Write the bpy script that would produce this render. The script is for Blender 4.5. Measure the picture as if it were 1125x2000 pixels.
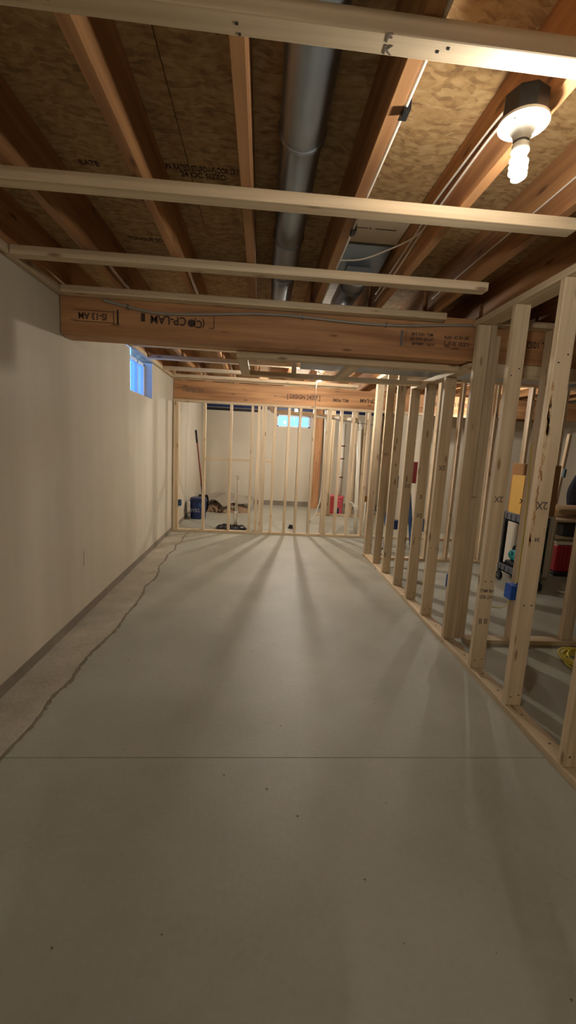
import bpy, bmesh, math, random
from mathutils import Vector, Matrix
random.seed(7)
for o in list(bpy.data.objects): bpy.data.objects.remove(o)
SC = bpy.context.scene
COL = SC.collection

# ---------------------------------------------------------------- camera
cd = bpy.data.cameras.new('camera'); cam = bpy.data.objects.new('camera', cd); COL.objects.link(cam)
CX = (0.99682405, 0.04008172, 0.0688133)
CY = (-0.06156705, -0.16019388, 0.98516365)
CZ = (0.05051052, -0.98627145, -0.1572174)
cam.matrix_world = Matrix(((CX[0], -CX[1], -CX[2], 0), (CY[0], -CY[1], -CY[2], 0), (CZ[0], -CZ[1], -CZ[2], 1.4), (0, 0, 0, 1)))
cd.sensor_fit = 'VERTICAL'; cd.sensor_height = 36; cd.lens = 824.076/2000*36
cd.clip_start = .05; cd.clip_end = 100
SC.camera = cam
# ---------------------------------------------------------------- world, exposure, lamp strengths
W = bpy.data.worlds.new('sky'); SC.world = W; W.use_nodes = True
bg = W.node_tree.nodes['Background']; bg.inputs[0].default_value = (.085, .27, .85, 1); bg.inputs[1].default_value = 3.2
SC.view_settings.view_transform = 'Standard'; SC.view_settings.look = 'None'
SC.view_settings.exposure = 0.95; SC.view_settings.gamma = 1.0; SC.view_settings.use_curve_mapping = False
WARM = (1, .915, .785)
LAMP_A = 285      # radiance of the glowing tubes, near lamp
LAMP_B = 1400      # middle room
LAMP_C = 1600      # far room
LAMP_E = 560      # behind the camera
LAMP_D = 500      # side room

# ---------------------------------------------------------------- materials
def srgb(r, g, b):
    f = lambda c: (c/255/12.92) if c/255 <= .04045 else ((c/255+.055)/1.055)**2.4
    return (f(r), f(g), f(b), 1)
def mat(name):
    m = bpy.data.materials.new(name); m.use_nodes = True
    nt = m.node_tree; b = nt.nodes['Principled BSDF']
    return m, nt, b, nt.nodes.new, nt.links.new
def plain(name, c, rough=.6, metal=0, bump=0, bscale=60, var=.0):
    m, nt, b, N, L = mat(name)
    b.inputs['Roughness'].default_value = rough; b.inputs['Metallic'].default_value = metal
    b.inputs['Base Color'].default_value = c
    if bump or var:
        tc = N('ShaderNodeTexCoord'); n = N('ShaderNodeTexNoise'); n.inputs['Scale'].default_value = bscale; n.inputs['Detail'].default_value = 4
        L(tc.outputs['Object'], n.inputs['Vector'])
        if var:
            mx = N('ShaderNodeMix'); mx.data_type = 'RGBA'
            mx.inputs['A'].default_value = tuple(v*(1-var) for v in c[:3])+(1,); mx.inputs['B'].default_value = tuple(min(1, v*(1+var)) for v in c[:3])+(1,)
            L(n.outputs['Fac'], mx.inputs['Factor']); L(mx.outputs['Result'], b.inputs['Base Color'])
        if bump:
            bp = N('ShaderNodeBump'); bp.inputs['Strength'].default_value = bump; bp.inputs['Distance'].default_value = .01
            L(n.outputs['Fac'], bp.inputs['Height']); L(bp.outputs['Normal'], b.inputs['Normal'])
    return m
def wood(name, axis, c1, c2, knot, knots=True, rough=.65, gscale=1.0, fine=40):
    m, nt, b, N, L = mat(name)
    b.inputs['Roughness'].default_value = rough
    tc = N('ShaderNodeTexCoord'); oi = N('ShaderNodeObjectInfo')
    cm = N('ShaderNodeCombineXYZ')
    for i in range(3):
        mu = N('ShaderNodeMath'); mu.operation = 'MULTIPLY'; mu.inputs[1].default_value = (37.3, 51.7, 23.9)[i]
        L(oi.outputs['Random'], mu.inputs[0]); L(mu.outputs[0], cm.inputs[i])
    ad = N('ShaderNodeVectorMath'); ad.operation = 'ADD'; L(tc.outputs['Object'], ad.inputs[0]); L(cm.outputs[0], ad.inputs[1])
    def mapped(long, cross):
        mp = N('ShaderNodeMapping'); s = [cross]*3; s[axis] = long
        mp.inputs['Scale'].default_value = s; L(ad.outputs[0], mp.inputs['Vector']); return mp
    g = N('ShaderNodeTexNoise'); g.inputs['Scale'].default_value = 1; g.inputs['Detail'].default_value = 5; g.inputs['Distortion'].default_value = .4
    L(mapped(1.2*gscale, fine*gscale).outputs[0], g.inputs['Vector'])
    l = N('ShaderNodeTexNoise'); l.inputs['Scale'].default_value = 1; l.inputs['Detail'].default_value = 2
    L(mapped(1.0, 9).outputs[0], l.inputs['Vector'])
    mixf = N('ShaderNodeMath'); mixf.operation = 'ADD'; L(g.outputs['Fac'], mixf.inputs[0]); L(l.outputs['Fac'], mixf.inputs[1])
    mr = N('ShaderNodeMapRange'); mr.inputs['From Min'].default_value = .72; mr.inputs['From Max'].default_value = 1.3
    L(mixf.outputs[0], mr.inputs['Value'])
    mx = N('ShaderNodeMix'); mx.data_type = 'RGBA'; mx.inputs['A'].default_value = c1; mx.inputs['B'].default_value = c2
    L(mr.outputs[0], mx.inputs['Factor']); out = mx.outputs['Result']
    if knots:
        v = N('ShaderNodeTexVoronoi'); v.inputs['Scale'].default_value = 1; v.inputs['Randomness'].default_value = 1
        L(mapped(3.6, 13).outputs[0], v.inputs['Vector'])
        r = N('ShaderNodeValToRGB'); r.color_ramp.elements[0].position = .07; r.color_ramp.elements[1].position = .17
        r.color_ramp.elements[0].color = (1, 1, 1, 1); r.color_ramp.elements[1].color = (0, 0, 0, 1)
        L(v.outputs['Distance'], r.inputs['Fac'])
        k = N('ShaderNodeMix'); k.data_type = 'RGBA'; k.inputs['B'].default_value = knot
        kf = N('ShaderNodeMath'); kf.operation = 'MULTIPLY'; kf.inputs[1].default_value = .75; L(r.outputs['Color'], kf.inputs[0])
        L(kf.outputs[0], k.inputs['Factor']); L(out, k.inputs['A']); out = k.outputs['Result']
    hs = N('ShaderNodeHueSaturation')
    vr = N('ShaderNodeMapRange'); vr.inputs['To Min'].default_value = .88; vr.inputs['To Max'].default_value = 1.1
    L(oi.outputs['Random'], vr.inputs['Value']); L(vr.outputs[0], hs.inputs['Value']); L(out, hs.inputs['Color'])
    L(hs.outputs[0], b.inputs['Base Color'])
    bp = N('ShaderNodeBump'); bp.inputs['Strength'].default_value = .15; bp.inputs['Distance'].default_value = .004
    L(g.outputs['Fac'], bp.inputs['Height']); L(bp.outputs['Normal'], b.inputs['Normal'])
    return m
PINE = [wood('pine_'+'xyz'[a], a, srgb(190, 168, 136), srgb(222, 203, 172), srgb(120, 82, 48)) for a in range(3)]
FIR = [wood('fir_'+'xyz'[a], a, srgb(140, 96, 62), srgb(196, 147, 98), srgb(80, 50, 32), fine=30) for a in range(3)]
LVL = [wood('laminated_'+'xyz'[a], a, srgb(148, 102, 68), srgb(202, 154, 106), srgb(92, 58, 36), fine=24) for a in range(3)]

def osb():
    m, nt, b, N, L = mat('strand_board'); b.inputs['Roughness'].default_value = .75
    tc = N('ShaderNodeTexCoord'); mp = N('ShaderNodeMapping'); mp.inputs['Scale'].default_value = (26, 70, 20)
    n0 = N('ShaderNodeTexNoise'); n0.inputs['Scale'].default_value = 6; n0.inputs['Detail'].default_value = 2
    L(tc.outputs['Object'], n0.inputs['Vector'])
    ad = N('ShaderNodeVectorMath'); ad.operation = 'MULTIPLY_ADD'; ad.inputs[1].default_value = (.12, .12, .12)
    L(n0.outputs['Color'], ad.inputs[0]); L(tc.outputs['Object'], ad.inputs[2]); L(ad.outputs[0], mp.inputs['Vector'])
    v = N('ShaderNodeTexVoronoi'); v.inputs['Scale'].default_value = 1; L(mp.outputs[0], v.inputs['Vector'])
    n = N('ShaderNodeTexNoise'); n.inputs['Scale'].default_value = 30; n.inputs['Detail'].default_value = 5; L(tc.outputs['Object'], n.inputs['Vector'])
    sx = N('ShaderNodeSeparateColor'); L(v.outputs['Color'], sx.inputs[0])
    a = N('ShaderNodeMath'); a.operation = 'MULTIPLY_ADD'; a.inputs[1].default_value = .45; L(sx.outputs[0], a.inputs[0]); L(n.outputs['Fac'], a.inputs[2])
    mr = N('ShaderNodeMapRange'); mr.inputs['From Min'].default_value = .35; mr.inputs['From Max'].default_value = 1.05; L(a.outputs[0], mr.inputs['Value'])
    r = N('ShaderNodeValToRGB'); e = r.color_ramp.elements; e[0].color = srgb(136, 106, 72); e[1].color = srgb(196, 168, 124)
    k = e.new(.5); k.color = srgb(176, 144, 98); L(mr.outputs[0], r.inputs['Fac']); L(r.outputs['Color'], b.inputs['Base Color'])
    bp = N('ShaderNodeBump'); bp.inputs['Strength'].default_value = .3; bp.inputs['Distance'].default_value = .004; L(sx.outputs[1], bp.inputs['Height']); L(bp.outputs['Normal'], b.inputs['Normal'])
    return m
OSB = osb()
def concrete(name, c1, c2, scale=1.2, speck=.25, rough=.55, bump=.12, bands=False):
    m, nt, b, N, L = mat(name); b.inputs['Roughness'].default_value = rough
    tc = N('ShaderNodeTexCoord')
    n = N('ShaderNodeTexNoise'); n.inputs['Scale'].default_value = scale; n.inputs['Detail'].default_value = 6; n.inputs['Roughness'].default_value = .6
    L(tc.outputs['Object'], n.inputs['Vector'])
    f = N('ShaderNodeTexNoise'); f.inputs['Scale'].default_value = 45; f.inputs['Detail'].default_value = 6; L(tc.outputs['Object'], f.inputs['Vector'])
    a = N('ShaderNodeMath'); a.operation = 'MULTIPLY_ADD'; a.inputs[1].default_value = speck; L(f.outputs['Fac'], a.inputs[0]); L(n.outputs['Fac'], a.inputs[2])
    src = a.outputs[0]
    if bands:
        mp = N('ShaderNodeMapping'); mp.inputs['Scale'].default_value = (0, 2.2, .12); L(tc.outputs['Object'], mp.inputs['Vector'])
        w = N('ShaderNodeTexNoise'); w.inputs['Scale'].default_value = 1.4; w.inputs['Detail'].default_value = 4; L(mp.outputs[0], w.inputs['Vector'])
        a2 = N('ShaderNodeMath'); a2.operation = 'MULTIPLY_ADD'; a2.inputs[1].default_value = .6; L(w.outputs['Fac'], a2.inputs[0])
        a3 = N('ShaderNodeMath'); a3.operation = 'MULTIPLY'; a3.inputs[1].default_value = .55; L(src, a3.inputs[0]); L(a3.outputs[0], a2.inputs[2]); src = a2.outputs[0]
    mr = N('ShaderNodeMapRange'); mr.inputs['From Min'].default_value = .35; mr.inputs['From Max'].default_value = .9; L(src, mr.inputs['Value'])
    mx = N('ShaderNodeMix'); mx.data_type = 'RGBA'; mx.inputs['A'].default_value = c1; mx.inputs['B'].default_value = c2
    L(mr.outputs[0], mx.inputs['Factor']); L(mx.outputs['Result'], b.inputs['Base Color'])
    bp = N('ShaderNodeBump'); bp.inputs['Strength'].default_value = bump; bp.inputs['Distance'].default_value = .006; L(f.outputs['Fac'], bp.inputs['Height']); L(bp.outputs['Normal'], b.inputs['Normal'])
    return m
FLOOR = concrete('floor_concrete', srgb(150, 150, 138), srgb(180, 181, 169), 1.1, .22, .5)
PATCH = concrete('patch_concrete', srgb(148, 142, 126), srgb(184, 178, 162), 5, .5, .85, .5)
CRACK = concrete('crack_dirt', srgb(104, 98, 84), srgb(138, 130, 114), 12, .5, .9, .5)
WALL = concrete('wall_concrete', srgb(184, 176, 159), srgb(211, 204, 188), 1.0, .15, .8, .08, bands=True)
CURB = concrete('bare_concrete', srgb(118, 108, 98), srgb(146, 136, 124), 3, .4, .85, .2)
STEEL = plain('galvanised_steel', srgb(150, 160, 172), .36, .9, .05, 8, .12)
STEELD = plain('dull_steel', srgb(120, 124, 128), .5, .85, .05, 8, .1)
CABLE = plain('white_cable', srgb(226, 220, 208), .5, 0, 0, 10, .03)
GREYCABLE = plain('grey_cable', srgb(150, 146, 140), .45, .1, .1, 200, .05)
YELCABLE = plain('yellow_cable', srgb(214, 196, 84), .5, 0, .1, 100, .05)
BLACK = plain('black_plastic', srgb(28, 29, 33), .45, 0, .1, 60, .1)
INK = plain('stamp_ink', srgb(70, 50, 44), .8, 0, .1, 200, .2)
INKG = plain('grey_ink', srgb(112, 100, 92), .8, 0, .1, 200, .2)
BLUE = plain('blue_box_plastic', srgb(36, 92, 190), .45, 0, .1, 60, .05)
DKBLUE = plain('dark_blue_plastic', srgb(26, 48, 98), .4, 0, .1, 30, .15)
TOOLBLUE = plain('tool_blue', srgb(46, 82, 130), .4, 0, .1, 30, .08)
PORC = plain('porcelain', srgb(205, 202, 192), .25, 0, .02, 20, .02)
PVC = plain('white_pvc', srgb(232, 228, 216), .35, 0, .03, 10, .03)
RED = plain('red_plastic', srgb(168, 30, 44), .3, 0, .4, 14, .2)
PINK = plain('faded_red_plastic', srgb(234, 104, 124), .4, 0, .1, 12, .1)
WHITE = plain('white_paint', srgb(222, 216, 200), .5, 0, .05, 12, .03)
CARD = plain('brown_cardboard', srgb(168, 126, 84), .85, 0, .1, 12, .08)
YCARD = plain('yellow_cardboard', srgb(212, 168, 84), .8, 0, .1, 12, .08)
TEAL = plain('teal_plastic', srgb(24, 138, 142), .4, 0, .05, 20, .05)
GREYP = plain('grey_plastic', srgb(92, 96, 106), .5, 0, .1, 30, .06)
CLOTH = plain('dark_cloth', srgb(30, 32, 44), .9, 0, .6, 12, .2)
DIRT = plain('gravel_dirt', srgb(136, 112, 90), .95, 0, .8, 18, .35)
STONE = plain('broken_stone', srgb(158, 140, 120), .9, 0, .5, 18, .25)
SHEET = plain('dusty_plastic_sheet', srgb(150, 142, 130), .35, 0, .5, 9, .18)
BAG = plain('black_plastic_sheet', srgb(34, 38, 48), .22, 0, .8, 10, .3)
RUST = plain('dark_red_paint', srgb(104, 28, 30), .5, 0, .1, 20, .1)
HANDLE = plain('worn_red_wood', srgb(128, 66, 50), .6, 0, .1, 20, .2)
VINYL = plain('window_vinyl', srgb(225, 230, 236), .4, 0, .02, 20, .02)
PALE = plain('pale_board', srgb(214, 200, 172), .7, 0, .1, 20, .06)
def glass():
    m, nt, b, N, L = mat('window_glass')
    b.inputs['Base Color'].default_value = (.9, .95, 1, 1); b.inputs['Roughness'].default_value = .05
    b.inputs['Transmission Weight'].default_value = 1; b.inputs['IOR'].default_value = 1.1
    return m
GLASS = glass()
def glow(name, strength, col=WARM):
    m, nt, b, N, L = mat(name)
    b.inputs['Base Color'].default_value = (1, .95, .85, 1)
    b.inputs['Emission Color'].default_value = col+(1,); b.inputs['Emission Strength'].default_value = strength
    return m

# ---------------------------------------------------------------- helpers
def link(name, me, m, parent=None, loc=(0, 0, 0)):
    o = bpy.data.objects.new(name, me); COL.objects.link(o)
    if m is not None and not me.materials: me.materials.append(m)
    o.location = loc
    if parent is not None:
        o.parent = parent
        o.location = Vector(loc)-abs_loc(parent)
    return o
def abs_loc(o):
    v = Vector(o.location)
    while o.parent: o = o.parent; v = v+Vector(o.location)
    return v
def tag(o, label, cat, group=None):
    o['label'] = label; o['category'] = cat
    if group: o['group'] = group
    return o
def thing(name, label, cat, loc, group=None):
    o = bpy.data.objects.new(name, None); COL.objects.link(o); o.location = loc; o.empty_display_size = .05
    return tag(o, label, cat, group)
def struct(o): o['kind'] = 'structure'; return o
def bm_mesh(bm, name, smooth=False):
    me = bpy.data.meshes.new(name); bmesh.ops.recalc_face_normals(bm, faces=bm.faces); bm.to_mesh(me); bm.free()
    if smooth:
        for p in me.polygons: p.use_smooth = True
    return me
def add_box(bm, c, s, bev=0, rot=None):
    M = Matrix.Translation(c) @ (rot.to_4x4() if rot is not None else Matrix()) @ Matrix.Diagonal((s[0], s[1], s[2], 1))
    r = bmesh.ops.create_cube(bm, size=1, matrix=M)
    if bev:
        es = set(e for v in r['verts'] for e in v.link_edges)
        bmesh.ops.bevel(bm, geom=list(es), offset=bev, segments=2, affect='EDGES', profile=.5)
def box(name, x0, x1, y0, y1, z0, z1, m, parent=None, bev=.003, org=None):
    c = Vector(((x0+x1)/2, (y0+y1)/2, (z0+z1)/2)); s = (x1-x0, y1-y0, z1-z0)
    if isinstance(m, list): m = m[max(range(3), key=lambda i: s[i])]
    bm = bmesh.new(); add_box(bm, (0, 0, 0), s, bev)
    return link(name, bm_mesh(bm, name), m, parent, c)
def boxes(name, lst, m, parent=None, bev=0, loc=(0, 0, 0)):
    bm = bmesh.new()
    for (x0, x1, y0, y1, z0, z1) in lst:
        add_box(bm, Vector(((x0+x1)/2, (y0+y1)/2, (z0+z1)/2))-Vector(loc), (x1-x0, y1-y0, z1-z0), bev)
    return link(name, bm_mesh(bm, name), m, parent, loc)
def bar(name, p0, p1, w, h, m, parent=None, bev=.002):
    p0, p1 = Vector(p0), Vector(p1); d = p1-p0; c = (p0+p1)/2
    bm = bmesh.new(); add_box(bm, (0, 0, 0), (w, h, d.length), bev, d.to_track_quat('Z', 'Y').to_matrix())
    if isinstance(m, list): m = m[max(range(3), key=lambda i: abs(d[i]))]
    return link(name, bm_mesh(bm, name), m, parent, c)
def tube_bm(bm, pts, r, n=10, closed=False, caps=True, flat=1.0):
    pts = [Vector(p) for p in pts]; rings = []
    rr = r if isinstance(r, (list, tuple)) else [r]*len(pts)
    up = None
    for i, p in enumerate(pts):
        if closed: t = pts[(i+1) % len(pts)]-pts[i-1]
        else: t = pts[min(i+1, len(pts)-1)]-pts[max(i-1, 0)]
        t.normalize()
        if up is None:
            up = Vector((0, 0, 1)) if abs(t.z) < .9 else Vector((1, 0, 0))
        a = up-t*up.dot(t); a.normalize(); up = a; b = t.cross(a)
        rings.append([bm.verts.new(p+(a*math.cos(2*math.pi*k/n)*flat+b*math.sin(2*math.pi*k/n))*rr[i]) for k in range(n)])
    m = len(rings)
    for i in range(m if closed else m-1):
        A, B = rings[i], rings[(i+1) % m]
        for k in range(n): bm.faces.new((A[k], A[(k+1) % n], B[(k+1) % n], B[k]))
    if caps and not closed:
        bm.faces.new(rings[0]); bm.faces.new(rings[-1])
def smooth_path(P, n=8):
    P = [Vector(p) for p in P]; out = []
    for i in range(len(P)-1):
        a, b, c, d = P[max(i-1, 0)], P[i], P[i+1], P[min(i+2, len(P)-1)]
        for k in range(n):
            t = k/n; out.append(.5*((2*b)+(c-a)*t+(2*a-5*b+4*c-d)*t*t+(3*b-a-3*c+d)*t**3))
    out.append(P[-1]); return out
def tube(name, pts, r, m, parent=None, n=10, curve=True, flat=1.0):
    P = smooth_path(pts) if curve and len(pts) > 2 else [Vector(p) for p in pts]
    c = P[0].copy(); bm = bmesh.new(); rr = r
    tube_bm(bm, [p-c for p in P], rr, n, flat=flat)
    return link(name, bm_mesh(bm, name, True), m, parent, c)
def lathe(name, prof, m, parent=None, loc=(0, 0, 0), n=32, axis='Z', smooth=True):
    bm = bmesh.new(); rings = []
    for (r, z) in prof:
        rings.append([bm.verts.new((max(r, 1e-4)*math.cos(2*math.pi*k/n), max(r, 1e-4)*math.sin(2*math.pi*k/n), z)) for k in range(n)])
    for A, B in zip(rings, rings[1:]):
        for k in range(n): bm.faces.new((A[k], A[(k+1) % n], B[(k+1) % n], B[k]))
    bm.faces.new(rings[0]); bm.faces.new(rings[-1])
    if axis == 'Y': bmesh.ops.rotate(bm, verts=bm.verts, matrix=Matrix.Rotation(math.radians(-90), 3, 'X'))
    if axis == 'X': bmesh.ops.rotate(bm, verts=bm.verts, matrix=Matrix.Rotation(math.radians(90), 3, 'Y'))
    me = bm_mesh(bm, name, smooth)
    if smooth:
        me.set_sharp_from_angle(angle=math.radians(40))
    return link(name, me, m, parent, loc)
DG = None
def text(name, s, size, loc, rot, m, parent, sx=1.0, align='CENTER'):
    c = bpy.data.curves.new('t', 'FONT'); c.body = s; c.size = size; c.extrude = .0006; c.offset = size*.018; c.align_x = align; c.align_y = 'CENTER'
    o = bpy.data.objects.new('t', c); COL.objects.link(o)
    bpy.context.view_layer.update()
    me = bpy.data.meshes.new_from_object(o.evaluated_get(bpy.context.evaluated_depsgraph_get()))
    bpy.data.objects.remove(o); bpy.data.curves.remove(c)
    me.transform(Matrix.Diagonal((sx, 1, 1, 1)))
    me.materials.clear()
    t = link(name, me, m, parent, loc); t.rotation_euler = rot
    return t
# orientation of flat print: facing the camera side (-Y) turned upside down; facing down; etc.
FRONT = (math.pi/2, 0, 0); FRONT_UD = (math.pi/2, math.pi, 0)
FRONT_UP = (math.pi/2, -math.pi/2, 0)
BELOW = (math.pi, 0, 0)

XL = -1.3225; YF = 9.7; XR = 5.2; YB = -2.3; YJ = 7.2; XJ = 2.75
ZJ = 2.305; ZO = 2.54          # joist undersides, subfloor underside
# ================================================================ SETTING
# floor slab: two pours with a control joint between them
fl = boxes('floor', [(XL-.25, XR+.25, YB-.2, 1.705, -.12, 0), (XL-.25, XR+.25, 1.7085, YF+.25, -.12, 0), (XL-.25, XR+.25, 1.69, 1.72, -.13, -.003)], FLOOR); struct(fl)
# rough poured strip along the left wall with a wandering edge
ey = [(1.0, -1.02), (1.4, -1.06), (1.70, -1.075), (1.95, -1.06), (2.15, -1.075), (2.3, -1.05), (2.55, -1.065), (2.8, -1.04), (3.0, -1.02), (3.25, -1.03), (3.5, -1.02), (3.75, -1.035), (3.95, -1.06), (4.15, -1.03), (4.4, -1.05), (4.6, -1.09), (4.85, -1.08), (5.1, -1.10), (5.35, -1.07), (5.6, -1.10), (5.8, -1.06), (6.1, -1.09), (6.38, -1.07)]
ey = [(-2.2, -1.0), (-1, -1.04), (0, -1.0)]+ey
def strip(name, off, z0, z1, m, seed, amp):
    rnd = random.Random(seed); P = smooth_path([(y, x, 0) for y, x in ey], 9)
    P = [(p.x, p.y+off+rnd.uniform(-amp, amp)) for p in P]
    bm = bmesh.new(); a = []; b = []
    for y, x in P:
        a.append([bm.verts.new((XL+.002, y, z)) for z in (z0, z1)]); b.append([bm.verts.new((x, y, z0)), bm.verts.new((x-.004, y, z1))])
    for i in range(len(P)-1):
        bm.faces.new((a[i][1], b[i][1], b[i+1][1], a[i+1][1])); bm.faces.new((b[i][0], b[i+1][0], b[i+1][1], b[i][1])); bm.faces.new((a[i][0], a[i+1][0], b[i+1][0], b[i][0]))
    return link(name, bm_mesh(bm, name), m, fl)
strip('poured_strip', 0, .0006, .005, PATCH, 3, .004)
strip('joint_dirt', .022, .0003, .0016, CRACK, 5, .007)
rnd = random.Random(21); bm = bmesh.new()
for k in range(60):
    p = (rnd.uniform(-.95, 1.35), rnd.uniform(.8, 6.0)**1.0, .0012); r_ = rnd.uniform(.0012, .0034)
    bmesh.ops.create_icosphere(bm, subdivisions=1, radius=r_, matrix=Matrix.Translation(p) @ Matrix.Diagonal((1.5, 1, .5, 1)))
so = link('floor_crumbs', bm_mesh(bm, 'floor_crumbs'), CRACK, fl); so['kind'] = 'stuff'
# left wall with window opening
wy0, wy1, wz0, wz1 = 4.425, 5.27, 1.855, 2.25
wl = boxes('wall_left', [(XL-.25, XL, YB-.2, wy0, -.1, 2.262), (XL-.25, XL, wy1, YF+.25, -.1, 2.262), (XL-.25, XL, wy0, wy1, -.1, wz0)], WALL); struct(wl)
struct(boxes('baseboard_left', [(XL, XL+.006, YB, 6.39, 0, .07), (XL, XL+.006, 6.5, YF, 0, .06)], CURB, bev=0))
fx0, fx1, fz0, fz1 = .325, 1.085, 1.79, 2.065
wf = boxes('wall_far', [(XL, fx0, YF, YF+.25, -.1, 2.15), (fx1, XJ+.25, YF, YF+.25, -.1, 2.15), (fx0, fx1, YF, YF+.25, -.1, fz0), (fx0, fx1, YF, YF+.25, fz1, 2.15)], WALL); struct(wf)
struct(boxes('trim_1', [(XL, XJ, YF-.005, YF, 0, .11)], CURB))
struct(boxes('trim_2', [(XL, XJ+.25, YF+.02, YF+.25, 2.15, 2.6)], DKBLUE))
struct(boxes('wall_right', [(XR, XR+.2, YB-.2, YJ+.2, -.1, 2.6), (XJ, XJ+.2, YJ, YF, -.1, 2.6), (XJ+.2, XR, YJ, YJ+.2, -.1, 2.0)], WALL))
struct(boxes('trim_3', [(XJ+.2, XR, YJ+.03, YJ+.2, 2.0, 2.6)], FIR[0]))
struct(boxes('wall_back', [(XL, XR, YB-.2, YB, -.1, 2.6)], WALL))
struct(boxes('trim_4', [(XL-.25, XL-.03, YB-.2, wy0-.02, 2.262, 2.6), (XL-.25, XL-.03, wy1+.02, YF+.25, 2.262, 2.6)], FIR[1]))
# windows
def window(name, x0, x1, y0, y1, z0, z1, axis, bars, tip):
    w = bpy.data.objects.new(name, None); COL.objects.link(w); w.location = ((x0+x1)/2, (y0+y1)/2, z0); struct(w)
    t = .035; fr = []
    if axis == 'x':   # plane normal along x
        fr = [(x0, x1, y0, y1, z0, z0+t), (x0, x1, y0, y1, z1-t, z1), (x0, x1, y0, y0+t, z0, z1), (x0, x1, y1-t, y1, z0, z1)]+[(x0, x1, b-.012, b+.012, z0, z1) for b in bars]
        boxes('window_frame', fr, VINYL, w, .002, w.location); box('pane', (x0+x1)/2-.004, (x0+x1)/2+.004, y0+t, y1-t, z0+t, z1-t, GLASS, w, 0)
    else:
        fr = [(x0, x1, y0, y1, z0, z0+t), (x0, x1, y0, y1, z1-t, z1), (x0, x0+t, y0, y1, z0, z1), (x1-t, x1, y0, y1, z0, z1)]+[(b-.012, b+.012, y0, y1, z0, z1) for b in bars]
        boxes('window_frame', fr, VINYL, w, .002, w.location); box('pane', x0+t, x1-t, (y0+y1)/2-.004, (y0+y1)/2+.004, z0+t, z1-t, GLASS, w, 0)
window('window_1', XL-.15, XL-.09, wy0, wy1, wz0, wz1, 'x', [4.66, 5.0], 0)
window('window_2', fx0, fx1, YF+.12, YF+.18, fz0, fz1, 'y', [.60, .84], 0)
# ceiling: subfloor panels on joists with furring strips
ce = boxes('ceiling', [(XL-.25, XR+.25, YB-.2, YF+.25, ZO+.02, ZO+.06)], OSB); struct(ce)
pm = {}
y = -2.34
while y < YF:
    x = XL-.25 - (1.22 if int(round((y+2.34)/1.22)) % 2 else 0)
    while x < XR:
        x0, x1, y0, y1 = max(x, XL-.25), min(x+2.437, XR+.2), max(y, YB-.1), min(y+1.217, YF+.2)
        if x1-x0 > .1 and y1-y0 > .1: box('subfloor_panel', x0, x1, y0, y1, ZO, ZO+.019, OSB, ce, .001)
        x += 2.44
    y += 1.22
JX = [-1.318, -.93, -.493, -.112, .303, .70, 1.085, 1.49, 1.90, 2.31, 2.72, 3.13, 3.54, 3.95, 4.36, 4.8]
for x in JX:
    box('joist', x, x+.038, YB+.01, 3.035, ZJ, ZO-.0005, FIR, ce, .002)
    box('joist', x-.012, x+.026, 3.04, 6.55, ZJ, ZO-.0005, FIR, ce, .002)
    box('joist', x, x+.038, 6.555, YF, ZJ, ZO-.0005, FIR, ce, .002)
for (ya, yb, x1) in ((.36, .41, 3.0), (-.32, -.27, 3.0), (2.335, 2.402, 1.17), (2.862, 2.945, 1.178)):
    box('furring_strip', XL+.045, x1, ya, yb, 2.262, ZJ-.0005, PINE, ce, .004)
s1 = bar('furring_strip', (XL+.05, 1.025, 2.283), (3.0, 1.083, 2.283), .054, .041, PINE, ce, .004)
for (t_, x_, y_, z_) in (('F', .235, 1.034, .03), ('K', .24, 1.062, .03)): text('grade_stamp', t_, z_, (x_, y_-.004, 2.2618), BELOW, INKG, s1, 1)
boxes('nail_heads', [(x_, x_+.006, y_, y_+.006, 2.2615, 2.2625) for x_, y_ in ((.345, 1.045), (.365, 1.035), (-.09, 1.035), (-.085, 1.058), (-.47, 1.03), (.74, 1.05))], BLACK, s1, 0, (.3, 1.05, 2.262))
for (ya, yb) in ((4.28, 4.36), (4.92, 5.0), (5.63, 5.71), (6.22, 6.30), (6.40, 6.47)):
    box('furring_strip', XL+.045, 1.36, ya, yb, 2.262, ZJ-.0005, PINE, ce, .004)
box('wall_ledger', XL+.001, XL+.042, YB+.02, 2.944, 2.262, ZJ-.0005, PINE, ce, .003)
box('wall_ledger', XL+.001, XL+.042, 3.14, 6.50, 2.262, ZJ-.0005, PINE, ce, .003)
# joists' block line above the far partition
# prints on the subfloor
for (s, sz, x, y_) in (('APA RATED STURD-I-FLOOR 23/32', .052, -.30, 2.03), ('24 OC SIZED', .05, -.30, 2.075), ('BATE', .05, -.78, 2.06), ('TONGUE EDGE', .05, -.70, 2.73)):
    text('printed_mark', s, sz, (x, y_, ZO-.0008), (math.pi, 0, 0), INK, ce, .42 if len(s) > 20 else .7)

# ================================================================ BEAMS
b1 = box('support_beam', XL+.004, XR-.01, 2.95, 3.13, 2.03, ZJ-.001, LVL, None, .004)
tag(b1, 'near laminated wood beam with upside-down lettering across the room, grey cable along it', 'beam')
yf = 2.9485
text('printed_mark', 'CP-LAM', .072, (-.637, yf, 2.160), FRONT_UD, INK, b1, .93)
text('printed_mark', '(C)', .066, (-.438, yf, 2.149), FRONT_UD, INK, b1, .8)
lathe('printed_mark', [(.024, -.0006), (.024, .0006)], INK, b1, (-.488, yf, 2.150), 20, 'Y')
boxes('printed_mark', [(-.345, -.341, yf-.001, yf+.001, 2.125, 2.20), (-.375, -.341, yf-.001, yf+.001, 2.125, 2.129), (-.81, -.785, yf-.001, yf+.001, 2.14, 2.19)], INK, b1, 0, (-.34, yf, 2.16))
text('printed_mark', 'IS-13 AM', .056, (-1.115, yf, 2.152), FRONT_UD, INK, b1, .86)
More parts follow.
